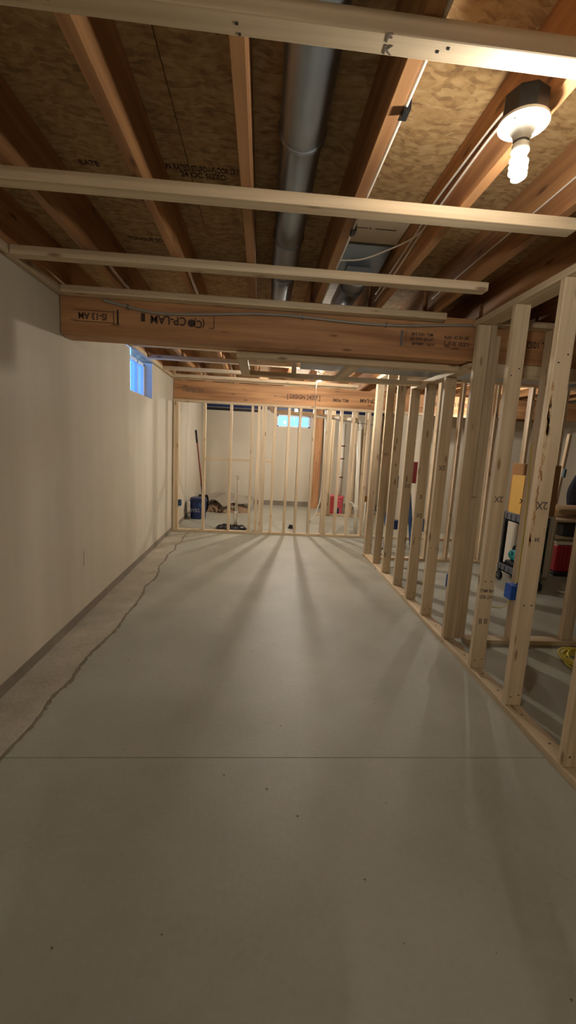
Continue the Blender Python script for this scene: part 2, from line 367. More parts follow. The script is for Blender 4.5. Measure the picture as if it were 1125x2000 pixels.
boxes('printed_mark', [(-1.235, -.985, yf-.001, yf+.001, 2.184, 2.187), (-1.235, -.985, yf-.001, yf+.001, 2.116, 2.119), (-.985, -.981, yf-.001, yf+.001, 2.11, 2.19), (-.963, -.952, yf-.001, yf+.001, 2.11, 2.20)], INK, b1, 0, (-1.1, yf, 2.15))
for (s, sz, x, z, k) in (('MILL 1052 2.0E', .028, 1.055, 2.182, .85), ('LAYUP ANSI DF', .028, 1.055, 2.152, .85), ('A190.1 24F-1.8E', .028, 1.065, 2.120, .85), ('APA', .034, 1.235, 2.176, .9), ('(P)', .05, 1.235, 2.130, .9), ('24F-V8 DF', .032, 1.33, 2.178, .8), ('-1UD01 30', .042, 1.335, 2.136, .7)):
    text('printed_mark', s, sz, (x, yf, z), FRONT_UD, INK, b1, k)
boxes('printed_mark', [(.942, .946, yf-.001, yf+.001, 2.10, 2.20), (.905, .925, yf-.001, yf+.001, 2.10, 2.20)], INKG, b1, 0, (.94, yf, 2.15))
text('printed_mark', 'LVL 1052 DF', .06, (1.85, yf, 2.165), FRONT_UD, INK, b1, .8)
b2 = box('support_beam', XL+.004, XR-.01, 6.48, 6.62, 1.985, 2.255, LVL, None, .004)
tag(b2, 'far laminated wood beam resting on the stud partition below the second bulb', 'beam')
yf = 6.4785
text('printed_mark', '[ DESIGN 2400F ]', .085, (.60, yf, 2.112), FRONT, INK, b2, .8)
text('printed_mark', 'MILL PRIME', .07, (1.16, yf, 2.10), FRONT_UD, INK, b2, .7)
text('printed_mark', 'CP-LAM', .08, (1.58, yf, 2.115), FRONT_UD, INK, b2, .9)
text('printed_mark', 'Temp 16', .085, (-1.04, yf, 2.125), FRONT, INKG, b2, 1.0)
text('printed_mark', 'DESIGN CP-LAM 24F', .085, (2.9, yf, 2.13), FRONT_UD, INK, b2, .8)

# ================================================================ PARTITIONS
def nail(parent, pts):
    bm = bmesh.new()
    for p in pts: add_box(bm, Vector(p)-Vector(pts[0]), (.007, .0015, .007))
    return link('nail_heads', bm_mesh(bm, 'nail_heads'), BLACK, parent, pts[0])
# right hand partition
rp = thing('stud_partition', 'long open stud wall running down the right side of the room', 'partition', (1.445, 1.6, 0))
sy = [-.9, -.45, .0, .4, .8, 1.2, 1.60, 2.055, 2.45]
studs_r = []
for y0 in sy: studs_r.append(box('stud', 1.40, 1.489, y0, y0+.038, .0385, 2.2495, PINE, rp, .003))
for y0, zt in ((3.30, 1.9795), (3.68, 1.9795), (4.06, 1.9795), (4.48, 2.2495), (4.86, 2.2495), (5.30, 2.2495), (5.345, 2.2495)):
    studs_r.append(box('stud', 1.40, 1.489, y0, y0+.038, .0385, zt, PINE, rp, .003))
# corner post of several studs
box('stud', 1.40, 1.489, 2.865, 2.903, .0385, 2.248, PINE, rp, .003)
box('stud', 1.494, 1.532, 2.875, 2.944, .0385, 1.10, PINE, rp, .003)
box('stud', 1.494, 1.532, 2.868, 2.939, 1.102, 2.2495, PINE, rp, .003)
box('stud', 1.537, 1.575, 2.89, 2.944, .0385, 2.19, PINE, rp, .003)
box('bottom_plate', 1.398, 1.489, -1.2, 2.862, .0005, .038, PINE, rp, .003)
box('bottom_plate', 1.396, 1.487, 2.866, 5.40, .0005, .038, PINE, rp, .003)
box('top_plate', 1.40, 1.53, -1.2, 2.944, 2.25, 2.288, PINE, rp, .003)
box('top_plate', 1.40, 1.489, 4.47, 5.40, 2.25, 2.288, PINE, rp, .003)
for (s, i, z, sz) in (('2X', 8, 1.14, .05), ('II II', 8, .36, .05), ('HT KD', 8, .52, .03), ('2X', 7, 1.16, .055), ('S4', 7, .98, .03), ('HB MILL', 8, .56, .028), ('2X', 9, 1.28, .05), ('E', 10, 1.0, .05), ('2X', 10, .83, .05), ('2X', 11, 1.06, .05), ('F', 12, 1.25, .05), ('2X', 13, 1.35, .05)):
    st = studs_r[i]; p = abs_loc(st)
    text('grade_stamp', s, sz, (p.x, p.y-.0197, z), FRONT_UD, INKG, st, .9)
for i in range(6, 15):
    st = studs_r[i]; p = abs_loc(st)
    nail(st, [(p.x-.02, p.y-.0195, z) for z in (.09,)]+[(p.x+.024, p.y-.0195, .10), (p.x-.022, p.y-.0195, 2.0 if i > 8 else 1.86), (p.x+.02, p.y-.0195, 1.9), (p.x-.018, p.y-.0195, .62), (p.x+.022, p.y-.0195, .62)])
boxes('nail_heads', [(1.44, 1.452, y_, y_+.006, .038, .0392) for y_ in (1.75, 1.97, 2.2, 2.38, 2.62, 2.8, 3.1, 3.5, 3.85, 4.3, 4.7, 5.1)], BLACK, rp, 0, (1.445, 2, .038))
rnd = random.Random(9); bm = bmesh.new()
for k in range(70):
    z_ = rnd.choice((rnd.uniform(1.30, 1.75), rnd.uniform(1.52, 1.66), rnd.uniform(.95, 1.25))); add_box(bm, (rnd.uniform(-.007, .007), 0, z_-1.4), (rnd.uniform(.002, .008), .0012, rnd.uniform(.008, .05)), 0, Matrix.Rotation(rnd.uniform(-.2, .2), 3, 'Y'))
link('bark_streak', bm_mesh(bm, 'bark_streak'), plain('bark', srgb(192, 148, 102), .9, 0, .2, 40, .2), studs_r[7], (1.412, 2.0545, 1.4))
# cross partition to the right, under the near beam
cp = thing('stud_partition', 'short open stud wall crossing to the right from the corner post', 'partition', (2.5, 2.89, 0))
for x0, zt in ((1.915, 2.2495), (2.77, 2.2495), (3.18, 2.2495), (3.60, 2.2495), (4.0, 2.2495), (4.41, 2.2495)):
    box('stud', x0, x0+.038, 2.855, 2.944, .0385, zt, PINE, cp, .003)
box('stud', 2.33, 2.419, 2.88, 2.918, .0385, 2.2495, PINE, cp, .003)
box('stud', 1.956, 1.994, 2.855, 2.944, .0385, 2.2, PINE, cp, .003)
box('bottom_plate', 1.58, 4.6, 2.855, 2.944, .0005, .038, PINE, cp, .003)
box('top_plate', 1.535, 4.6, 2.855, 2.944, 2.25, 2.288, PINE, cp, .003)
box('header', 1.59, 4.6, 2.96, 3.045, 1.94, 2.029, PINE, cp, .003)
# inner parallel partition
ip = thing('stud_partition', 'open stud wall with low bottom plate seen between the right hand studs', 'partition', (3.0, 5.2, 0))
for x0 in (2.14, 2.42, 2.86, 3.3, 3.74):
    box('stud', x0, x0+.038, 5.16, 5.249, .0385, 2.2495, PINE, ip, .003)
box('bottom_plate', 1.55, 4.3, 5.16, 5.249, .0005, .038, PINE, ip, .003)
box('top_plate', 1.50, 4.3, 5.16, 5.249, 2.25, 2.288, PINE, ip, .003)
# far partition
fp = thing('stud_partition', 'open stud wall standing across the far end below the far beam', 'partition', (.2, 6.49, 0))
FS = [(-1.312, 0), (-1.272, 0), (-.876, 0), (-.485, .0), (-.170, 0), (-.072, 0), (-.012, 0), (.028, 0), (.168, 0), (.378, 0), (.548, 0), (.76, 0), (.965, 0), (1.005, 0), (1.175, 0), (1.36, 0), (1.60, 0)]
for x0, dy in FS: box('stud', x0, x0+.038, 6.445, 6.534, .0385, 1.9455, PINE, fp, .002)
box('bottom_plate', XL+.008, 3.2, 6.445, 6.534, .0005, .038, PINE, fp, .003)
box('top_plate', XL+.002, 3.2, 6.445, 6.534, 1.946, 1.984, PINE, fp, .003)
box('blocking', -.837, -.175, 6.46, 6.53, 1.115, 1.153, PINE, fp, .003)
box('blocking', .074, .204, 6.46, 6.53, 1.115, 1.153, PINE, fp, .003)
boxes('nail_heads', [(x_, x_+.012, 6.4435, 6.445, .016, .024) for x_ in (-1.05, -.75, -.1, .15, .5, .95, 1.3)], BLACK, fp, 0, (.1, 6.44, .02))
# second far partition
gp = thing('stud_partition', 'short stud wall deep in the far room beside the red bucket', 'partition', (2.0, 8.5, 0))
for x0 in (1.36, 1.405, 2.05, 2.46): box('stud', x0, x0+.038, 8.47, 8.559, .0385, 2.2495, PINE, gp, .002)
box('stud', 1.86, 1.898, 8.47, 8.559, .0385, 2.2495, PINE, gp, .002)
box('short_stud', 1.30, 1.36, 8.40, 8.465, .0005, .54, PINE, gp, .002)
box('bottom_plate', 1.15, 2.7, 8.47, 8.559, .0005, .038, PINE, gp, .003)
box('top_plate', 1.15, 2.7, 8.47, 8.559, 2.25, 2.288, PINE, gp, .003)
po = box('post', 1.17, 1.33, 9.42, 9.56, .0005, 2.30, LVL, None, .004)
tag(po, 'orange brown wooden post near the far basement window', 'post')

# soffit frame round the duct
sf = thing('soffit_frame', 'flat wooden soffit frame hanging under the duct behind the near beam', 'soffit', (.6, 3.5, 1.98))
box('front_board', -.20, 1.398, 3.09, 3.175, 1.985, 2.028, PINE, sf, .003)
box('side_board', 1.40, 1.489, 2.946, 4.10, 1.981, 2.019, PINE, sf, .003)
box('back_board', -.20, 1.398, 3.84, 3.93, 1.985, 2.023, PINE, sf, .003)
box('rung_board', -.20, -.125, 3.178, 3.838, 1.985, 2.023, PINE, sf, .003)
box('rung_board', .615, .70, 3.178, 3.838, 1.985, 2.023, PINE, sf, .003)
box('upright_board', -.20, -.162, 3.842, 3.93, 2.025, 2.26, PINE, sf, .002)
box('upright_board', .24, .278, 3.842, 3.93, 2.025, 2.26, PINE, sf, .002)
# ================================================================ DUCTS
def duct_section(name, y0, y1, r, x, z, parent):
    return lathe(name, [(r, 0), (r, y1-y0)], STEEL, parent, (x, y0, z), 40, 'Y')
rd = thing('round_duct', 'round galvanised duct running between the ceiling joists', 'duct', (.085, 1.5, 2.45))
zc = 2.448
for (y0, y1, r) in ((-1.6, 1.60, .077), (1.56, 2.32, .073), (2.32, 2.80, .074), (2.78, 3.25, .072)):
    duct_section('duct_section', y0, y1, r, .095, zc, rd)
for y_, r in ((1.585, .0805), (2.31, .076), (2.77, .076)):
    lathe('crimped_collar', [(.072, 0), (r, .004), (r+.002, .012), (r, .02), (.072, .024)], STEEL, rd, (.095, y_, zc), 40, 'Y')
td = thing('trunk_duct', 'rectangular galvanised trunk duct lying above the soffit frame', 'duct', (2.0, 3.5, 2.04))
for x0 in (.30, 1.52, 2.74, 3.96):
    box('duct_section', x0, min(x0+1.21, XR-.05), 3.22, 3.76, 2.045, 2.29, STEEL, td, .006)
    box('seam', x0+1.195, min(x0+1.225, XR-.04), 3.205, 3.775, 2.035, 2.298, STEELD, td, .003)
bt = thing('duct_boot', 'sheet metal duct boot and pale panel between two joists beyond the second strip', 'duct', (.51, 2.3, 2.4))
box('pale_panel', .345, .698, 2.16, 2.50, 2.518, 2.538, PALE, bt, .002)
boxes('printed_mark', [(.42, .50, 2.34, 2.344, 2.5165, 2.518), (.51, .515, 2.335, 2.35, 2.5165, 2.518), (.54, .65, 2.34, 2.346, 2.5165, 2.518)], INK, bt, 0, (.5, 2.3, 2.51))
bm = bmesh.new()
v = [bm.verts.new(p) for p in ((.38, 2.51, 2.537), (.68, 2.51, 2.537), (.38, 2.51, 2.51), (.68, 2.51, 2.51), (.41, 2.76, 2.42), (.65, 2.76, 2.42), (.41, 2.76, 2.537), (.65, 2.76, 2.537))]
for f in ((0, 1, 3, 2), (2, 3, 5, 4), (4, 5, 7, 6), (0, 6, 7, 1), (0, 2, 4, 6), (1, 7, 5, 3)): bm.faces.new([v[i] for i in f])
bmesh.ops.translate(bm, verts=bm.verts, vec=(-.51, -2.3, -2.4))
link('tapered_boot', bm_mesh(bm, 'tapered_boot'), STEEL, bt, (.51, 2.3, 2.4))
lathe('round_neck', [(.075, 0), (.075, .56)], STEEL, bt, (.53, 2.66, 2.42), 32, 'Y')
lathe('round_collar', [(.075, 0), (.08, .006), (.08, .02), (.075, .026)], STEELD, bt, (.53, 2.80, 2.42), 32, 'Y')
# small brackets on the lit joist
for i, (y_, w) in enumerate(((1.27, 'upper'), (1.93, 'lower'))):
    o = boxes('cable_bracket', [(.3415, .365, y_, y_+.045, 2.306, 2.35), (.3415, .35, y_-.01, y_+.02, 2.29, 2.3045)], BLACK, None, .001, (.35, y_, 2.32))
    tag(o, 'black clip on the lit joist '+('just behind the nearest cross strip' if i == 0 else 'beyond the second cross strip'), 'bracket')
# ================================================================ CABLES
def cable(label, pts, r=.0055, m=CABLE, flat=.6, name='cable', cat='cable', group=None):
    return tag(tube(name, pts, r, m, None, 8, True, flat), label, cat, group)
cable('white cable clipped along the bottom edge of the lit joist beside the duct', [(.349, -1, 2.315), (.349, .5, 2.315), (.350, 1.25, 2.315), (.349, 2.0, 2.315), (.349, 2.9, 2.315)], .0065, flat=1)
cable('left white cable slanting along the joist from the near bulb box', [(.645, 1.26, 2.335), (.675, 1.33, 2.39), (.691, 1.45, 2.43), (.692, 1.7, 2.442), (.691, 1.95, 2.445), (.690, 2.12, 2.42), (.691, 2.4, 2.40), (.691, 2.85, 2.38)], .006)
cable('right white cable slanting along the joist from the near bulb box', [(.67, 1.27, 2.33), (.688, 1.34, 2.37), (.693, 1.46, 2.405), (.694, 1.7, 2.407), (.694, 1.95, 2.40), (.693, 2.15, 2.385), (.693, 2.45, 2.36), (.690, 2.87, 2.34)], .005)
cable('thin white cable crossing below the duct boot between two joists', [(.692, 2.02, 2.39), (.655, 2.064, 2.362), (.58, 2.16, 2.35), (.47, 2.30, 2.35), (.345, 2.36, 2.36)], .005)
cable('white cable along the joist at the upper right behind the near bulb', [(1.079, .4, 2.395), (1.079, 1.2, 2.395), (1.079, 1.8, 2.392), (1.079, 2.4, 2.395), (1.079, 2.9, 2.395)], .0045)
gc = thing('beam_cable', 'grey cable stapled along the face of the near beam', 'cable', (0, 2.94, 2.22))
tube('cable_run', [(-1.04, 2.936, 2.248), (-.95, 2.938, 2.232), (-.85, 2.938, 2.212), (-.73, 2.938, 2.196), (-.60, 2.938, 2.196), (-.40, 2.938, 2.208), (-.2, 2.938, 2.224), (-.07, 2.938, 2.234), (.1, 2.938, 2.238), (.27, 2.938, 2.234), (.45, 2.938, 2.226), (.61, 2.938, 2.222), (.80, 2.938, 2.222), (.96, 2.938, 2.229), (1.15, 2.938, 2.244), (1.32, 2.938, 2.256), (1.395, 2.938, 2.258)], .0085, GREYCABLE, gc, 10)
for x_, z_ in ((-.89, 2.220), (.24, 2.235), (.80, 2.222)): box('staple', x_-.003, x_+.003, 2.927, 2.949, z_-.016, z_+.016, STEELD, gc, .001)
# ================================================================ LAMPS
def lamp(loc, strength, label, joist_x, string=None, power=1.0):
    x, y_, z = loc
    t = thing('bulb_fixture', label, 'lamp', (x, y_, z))
    lathe('junction_box', [(.001, .058), (.050, .058), (.055, .052), (.056, .002), (.001, .001)], BLACK, t, (x, y_, z), 8, smooth=False)
    pl = lathe('lamp_holder', [(.030, -.001), (.058, -.001), (.062, -.004), (.062, -.010), (.056, -.014), (.046, -.013), (.032, -.020), (.024, -.032), (.021, -.046), (.019, -.048), (.018, -.036), (.001, -.030)], PORC, t, (x, y_, z), 40)
    for a in (.6, .6+math.pi): lathe('screw', [(.0035, -.0175), (.0035, -.014)], STEELD, pl, (x+.045*math.cos(a), y_+.045*math.sin(a), z), 8)
    bu = lathe('bulb_base', [(.013, -.036), (.0135, -.050), (.0215, -.056), (.023, -.072), (.018, -.080), (.001, -.081)], PORC, t, (x, y_, z), 24)
    g = glow('glowing_tube', strength)
    pts = []; turns = 3.5; n = 70
    for i in range(n+1):
        u = i/n; a = u*turns*2*math.pi; r = .018 if u < .9 else .018*(1-(u-.9)/.1*.75)
        pts.append((r*math.cos(a), r*math.sin(a), -.083-.050*u-.003))
    bm = bmesh.new(); tube_bm(bm, pts, .0056, 8)
    link('spiral_tube', bm_mesh(bm, 'spiral_tube', True), g, t, (x, y_, z))
    if string: tube('pull_string', [(x-.03, y_-.03, z-.01), (x-.035, y_-.035, z-.1), (x-.04, y_-.04, z-string)], .0025, CABLE, t, 6)
    return t
lamp((.648, 1.21, 2.264), LAMP_A, 'bare spiral bulb in a white holder nearest the camera at the upper right', .70)
lamp((.640, 5.05, 2.285), LAMP_B, 'bare spiral bulb with a pull string between the two beams', .70, .45)
fs = box('furring_strip', XL+.045, 1.167, 1.685, 1.748, 2.262, ZJ-.0005, PINE, ce, .004)
box('mounting_block', .56, .66, 7.80, 7.9, 2.178, 2.304, PINE, ce, .003)
lamp((.61, 7.85, 2.118), LAMP_C, 'bare spiral bulb glowing above the far basement window', .70, .3)
lamp((3.05, 6.0, 2.285), LAMP_D, 'bare spiral bulb of the right side room hidden behind the studs', 3.1)
lamp((.08, -1.90, 2.245), LAMP_E, 'bare spiral bulb at the back of the room behind the camera', .0)
sx = thing('shadow_stack', 'sheet stack added unseen behind the camera to cast the floor shadow of a person', 'blocker', (-.05, -.45, 0))  # unseen stand-in for the person holding the camera, added for their floor shadow
for k in range(3): box('sheet', -.29, .19, -.48+.02*k, -.462+.02*k, .0005, 1.38-.02*k, OSB, sx, .001)
o = lathe('shadow_column', [(.08, 0.001), (.08, .006), (.045, .008), (.045, 2.296), (.08, 2.298), (.08, 2.304)], STEELD, None, (.62, .02, 0), 24); tag(o, 'round steel column added out of view on the right to cast a floor shadow band', 'column')  # unseen column added to throw the slanting shadow band on the near floor
# ================================================================ FAR ROOM
# drain pipes
dp = thing('drain_pipe', 'white plastic drain pipe crossing high in the far room and dropping behind the studs', 'pipe', (1.55, 6.62, 0))
tube('horizontal_run', [(.12, 7.10, 2.10), (.13, 7.10, 1.97), (.20, 7.08, 1.925), (.32, 7.05, 1.915), (.8, 6.95, 1.895), (1.3, 6.75, 1.85), (1.44, 6.70, 1.84), (1.50, 6.67, 1.80), (1.52, 6.66, 1.70)], .034, PVC, dp, 14)
tube('vertical_run', [(1.52, 6.66, 1.75), (1.56, 6.66, .6), (1.575, 6.66, .003)], .031, PVC, dp, 14, False)
lathe('coupling', [(.031, 0), (.038, .004), (.038, .07), (.031, .074)], PVC, dp, (1.563, 6.66, .42), 24)
tube('branch', [(1.565, 6.66, .44), (1.50, 6.66, .50), (1.46, 6.66, .525)], .027, PVC, dp, 12, False)
lathe('branch_rim', [(.027, 0), (.036, .002), (.036, .014), (.027, .016)], PVC, dp, (1.455, 6.66, .52), 20)
lathe('coupling', [(.034, 0), (.040, .004), (.040, .05), (.034, .054)], PVC, dp, (1.52, 6.66, 1.68), 24)
vp = thing('vent_pipe', 'cream vertical pipe with dark couplings behind the red bucket', 'pipe', (1.72, 9.1, 0))
tube('pipe_run', [(1.72, 9.1, .001), (1.72, 9.1, 1.9)], .07, PVC, vp, 16, False)
for z_ in (.75, 1.15, 1.42): lathe('coupling', [(.07, 0), (.075, .003), (.075, .022), (.07, .025)], RUST, vp, (1.72, 9.1, z_), 20)
tp = thing('water_pipe', 'thin pinkish pipe standing by the far end of the right stud wall', 'pipe', (1.78, 6.9, .1))
tube('pipe_run', [(1.775, 6.9, .62), (1.74, 6.9, 1.3), (1.71, 6.9, 2.2)], .011, plain('pinkish_pipe', srgb(205, 168, 160), .4, 0, 0, 10, .05), tp, 8, False)
box('elbow_block', 1.745, 1.80, 6.88, 6.92, .53, .62, plain('brass', srgb(150, 110, 50), .4, .7, .1, 20, .1), tp, .004)
tube('lower_run', [(1.772, 6.9, .53), (1.772, 6.9, .001)], .011, CABLE, tp, 8, False)
cable('white cable hanging behind the far studs and trailing to the floor', [(1.09, 7.6, 2.28), (1.115, 7.6, 1.8), (1.13, 7.6, 1.0), (1.12, 7.6, .55), (1.09, 7.6, .35), (1.02, 7.62, .12), (.95, 7.65, .03)], .012, flat=1)
lathe_ = lathe('cable_end', [(.012, 0), (.014, .01), (.014, .04), (.001, .045)], BLACK, None, (.945, 7.65, .0005), 12); tag(lathe_, 'small black cable tip standing on the far room floor', 'connector')
cable('thin black wire strung under the drain pipe', [(.86, 6.58, 1.87), (1.15, 6.575, 1.82), (1.42, 6.57, 1.79), (1.70, 6.57, 1.77), (1.86, 6.57, 1.765)], .004, BLACK, 1, 'wire', 'wire')
# sump pipe and pit
sp = thing('sump_pipe', 'white plastic pipe standing upright in the covered sump pit', 'pipe', (-.39, 6.82, .03))
tube('pipe_run', [(-.375, 6.82, .068), (-.37, 6.82, .22)], .026, PVC, sp, 16, False)
tube('pipe_run', [(-.37, 6.82, .22), (-.365, 6.82, .82)], .022, PVC, sp, 16, False)
lathe('coupling', [(.027, 0), (.037, .004), (.037, .04), (.032, .045), (.037, .05), (.037, .10), (.030, .106)], PVC, sp, (-.372, 6.82, .18), 24)
lathe('coupling', [(.022, 0), (.027, .004), (.027, .07), (.022, .074)], PVC, sp, (-.365, 6.82, .80), 24)
bm = bmesh.new(); rnd = random.Random(4); cen = bm.verts.new((0, 0, .045)); rings = []
for j, f_ in enumerate((.25, .5, .75, .92, 1.0)):
    rings.append([bm.verts.new((.25*f_*math.cos(2*math.pi*k/36)*rnd.uniform(.95, 1.05), .20*f_*math.sin(2*math.pi*k/36)*rnd.uniform(.95, 1.05), (.05, .035, .045, .03, .002)[j]+(rnd.uniform(-.012, .02) if j < 4 else 0))) for k in range(36)])
for k in range(36): bm.faces.new((cen, rings[0][k], rings[0][(k+1) % 36]))
for A, B in zip(rings, rings[1:]):
    for k in range(36): bm.faces.new((A[k], A[(k+1) % 36], B[(k+1) % 36], B[k]))
tag(link('sump_cover', bm_mesh(bm, 'sump_cover', False), BAG, None, (-.44, 6.80, .002)), 'crumpled black plastic covering the round sump pit behind the far studs', 'cover')
# blue bucket and shovel
bk = thing('bucket', 'dark blue bucket with pale lettering in the far left corner', 'bucket', (-1.10, 7.66, 0))
lathe('body', [(.001, .001), (.125, .001), (.135, .01), (.145, .30), (.150, .33), (.150, .36), (.144, .365), (.13, .38), (.001, .385)], DKBLUE, bk, (-1.10, 7.66, 0), 32)
lathe('rim', [(.146, .0), (.158, .004), (.158, .016), (.146, .02)], DKBLUE, bk, (-1.10, 7.66, .31), 32)
text('lettering', '2VB2', .09, (-1.14, 7.512, .16), FRONT, plain('pale_print', srgb(150, 156, 176), .6, 0, .1, 60, .2), bk, .9)
box('label_patch', -1.075, -1.03, 7.512, 7.516, .22, .30, TOOLBLUE, bk, .001)
sh = thing('shovel', 'long red brown handled shovel leaning in the far left corner behind the bucket', 'shovel', (-1.02, 7.95, .4))
tube('handle', [(-1.215, 8.0, 1.55), (-1.16, 7.98, 1.15), (-1.085, 7.95, .55)], .014, HANDLE, sh, 10, False)
tube('grip', [(-1.218, 8.0, 1.58), (-1.19, 7.99, 1.35)], .020, BLACK, sh, 10, False)
tube('shank', [(-1.09, 7.95, .60), (-1.06, 7.94, .38)], .018, BLACK, sh, 10, False)
bm = bmesh.new(); pr = [(-.08, .40), (-.10, .34), (-.10, .16), (-.06, .06), (0, .001), (.06, .06), (.10, .16), (.10, .34), (.08, .40)]
f0 = [bm.verts.new((x_, .012-.25*x_*x_*4, z_)) for x_, z_ in pr]; f1 = [bm.verts.new((x_, .009-.25*x_*x_*4+.006, z_)) for x_, z_ in pr]
bm.faces.new(f0); bm.faces.new(list(reversed(f1)))
for k in range(len(pr)): bm.faces.new((f0[k], f0[(k+1) % len(pr)], f1[(k+1) % len(pr)], f1[k]))
link('blade', bm_mesh(bm, 'blade'), BLACK, sh, (-1.05, 7.93, 0))
# rubble heap under a plastic sheet
def heap(name, cx, cy, rx, ry, h, m, seed, rough, z0=.001, cut=None):
    rnd = random.Random(seed); bm = bmesh.new(); n = 40; rings = []
    for j in range(9):
        f_ = j/8; ring = []
        for k in range(n):
            a = 2*math.pi*k/n; w = 1+.12*math.sin(3*a+seed)+.07*math.sin(7*a)
            hh = h*(1-f_**2.2)+(rnd.uniform(-rough, rough) if 0 < j < 8 else 0)
            ring.append(bm.verts.new((rx*f_*w*math.cos(a), ry*f_*w*math.sin(a), max(z0, hh) if j else h)))
        rings.append(ring)
    for A, B in zip(rings, rings[1:]):
        for k in range(n): bm.faces.new((A[k], A[(k+1) % n], B[(k+1) % n], B[k]))
    bmesh.ops.remove_doubles(bm, verts=bm.verts, dist=.0005)
    return link(name, bm_mesh(bm, name, True), m, None, (cx, cy, 0))
hp = heap('rubble_heap', -.68, 8.75, .50, .46, .22, DIRT, 3, .02); tag(hp, 'heap of brown gravel and broken stone below the plastic sheet', 'rubble')
rnd = random.Random(11); bm = bmesh.new()
for i in range(150):
    a = rnd.uniform(math.pi, 2*math.pi); f_ = rnd.uniform(.6, .98); r_ = rnd.uniform(.012, .04)
    p = Vector((.50*f_*math.cos(a), .46*f_*math.sin(a), max(r_*.6, .22*(1-min(f_, 1)**2.2))))
    res = bmesh.ops.create_icosphere(bm, subdivisions=1, radius=r_, matrix=Matrix.Translation(p) @ Matrix.Rotation(rnd.uniform(0, 6), 4, Vector((rnd.random(), rnd.random(), 1))) @ Matrix.Diagonal((rnd.uniform(.7, 1.3), rnd.uniform(.7, 1.2), rnd.uniform(.5, 1), 1)))
so = link('stones', bm_mesh(bm, 'stones'), STONE, hp, (-.68, 8.75, 0)); so['kind'] = 'stuff'
bm = bmesh.new(); G = []; rnd = random.Random(2)
for i in range(30):
    row = []
    for j in range(16):
        u = i/29; w = j/15; x_ = -1.28+1.16*u; y_ = 8.42+1.0*w+.10*math.sin(u*9)*(1-w)+.05*math.sin(u*21)*(1-w)
        dx, dy = (x_+.72)/.70, (y_-8.85)/.60; d2 = dx*dx+dy*dy
        z_ = .28*math.exp(-d2*.55)+.04*w-.07*u*(1-w)+.022*math.sin(9*u+5*w)+.016*math.sin(23*u-7*w)+rnd.uniform(-.010, .010)
        row.append(bm.verts.new((x_, y_, max(z_+.02, .01))))
    G.append(row)
for i in range(29):
    for j in range(15): bm.faces.new((G[i][j], G[i+1][j], G[i+1][j+1], G[i][j+1]))
bmesh.ops.translate(bm, verts=bm.verts, vec=(.7, -8.9, 0))
shm = link('plastic_sheet', bm_mesh(bm, 'plastic_sheet', True), SHEET, None, (-.7, 8.9, .01)); tag(shm, 'dusty crumpled plastic sheet draped over the rubble heap', 'sheet')
md = shm.modifiers.new('s', 'SOLIDIFY'); md.thickness = .004
# red bucket
rb = thing('bucket', 'faded red bucket with a ribbed lid and dark blue label in the far room', 'bucket', (1.60, 8.78, 0))
lathe('body', [(.001, .001), (.145, .001), (.155, .01), (.168, .28), (.178, .285), (.178, .31), (.170, .315), (.170, .345), (.185, .35), (.185, .385), (.17, .39), (.001, .39)], PINK, rb, (1.60, 8.78, 0), 32)
box('label_patch', 1.60, 1.66, 8.612, 8.618, .03, .15, DKBLUE, rb, .001)
# small drain cap on far floor
o = lathe('floor_cleanout', [(.001, .06), (.03, .06), (.034, .055), (.034, .02), (.05, .016), (.05, .001), (.001, .001)], BLACK, None, (.55, 7.03, 0), 20); tag(o, 'small dark drain cap on the floor behind the far studs', 'drain cap')
# black ledge at the top of the far wall
o = box('rim_band', XL+.02, -.05, YF-.03, YF-.004, 2.08, 2.14, BLACK, None, .003); tag(o, 'dark band along the top of the far left wall', 'band')
# ================================================================ BOXES ON STUDS
def outlet(label, x, y_, z, w, d, h, m, cab=None, open_='-y'):
    t = thing('outlet_box', label, 'outlet box', (x+w/2, y_+d/2, z))
    th = .003
    # open towards the left room (-x)
    bm = bmesh.new()
    for (a0, a1, b0, b1, c0, c1) in ((x+w-th, x+w, y_, y_+d, z, z+h), (x, x+w, y_, y_+th, z, z+h), (x, x+th, y_, y_+d, z, z+h), (x, x+w, y_, y_+d, z, z+th), (x, x+w, y_, y_+d, z+h-th, z+h)):
        add_box(bm, Vector(((a0+a1)/2, (b0+b1)/2, (c0+c1)/2))-Vector((x, y_, z)), (a1-a0, b1-b0, c1-c0), .0008)
    link('shell', bm_mesh(bm, 'shell'), m, t, (x, y_, z))
    for k in (0, 1): box('nail_ear', x+w*.35, x+w*.65, y_+d*.4, y_+d*.6, z+h if k else z-.006, z+h+.006 if k else z, m, t, .001)
    return t
outlet('blue outlet box on the stud beside the cart, wires looping out', 1.812, 2.77, .385, .10, .08, .105, BLUE)
outlet('blue outlet box half hidden by the corner post', 1.493, 3.06, .36, .05, .06, .10, BLUE)
outlet('dark blue outlet box on the leftmost far stud', -1.233, 6.45, .40, .045, .055, .09, plain('navy_plastic', srgb(28, 70, 104), .5, 0, .1, 30, .1))
cable('pale yellow wire dropping into the blue outlet box by the cart', [(1.897, 2.90, 1.5), (1.893, 2.848, 1.0), (1.90, 2.848, .6), (1.88, 2.82, .53), (1.855, 2.80, .492)], .005, YELCABLE, .7)
cable('pale yellow wire looping out below the blue outlet box by the cart', [(1.84, 2.80, .383), (1.80, 2.79, .34), (1.76, 2.79, .32), (1.71, 2.80, .32), (1.66, 2.82, .325)], .004, YELCABLE, .7)
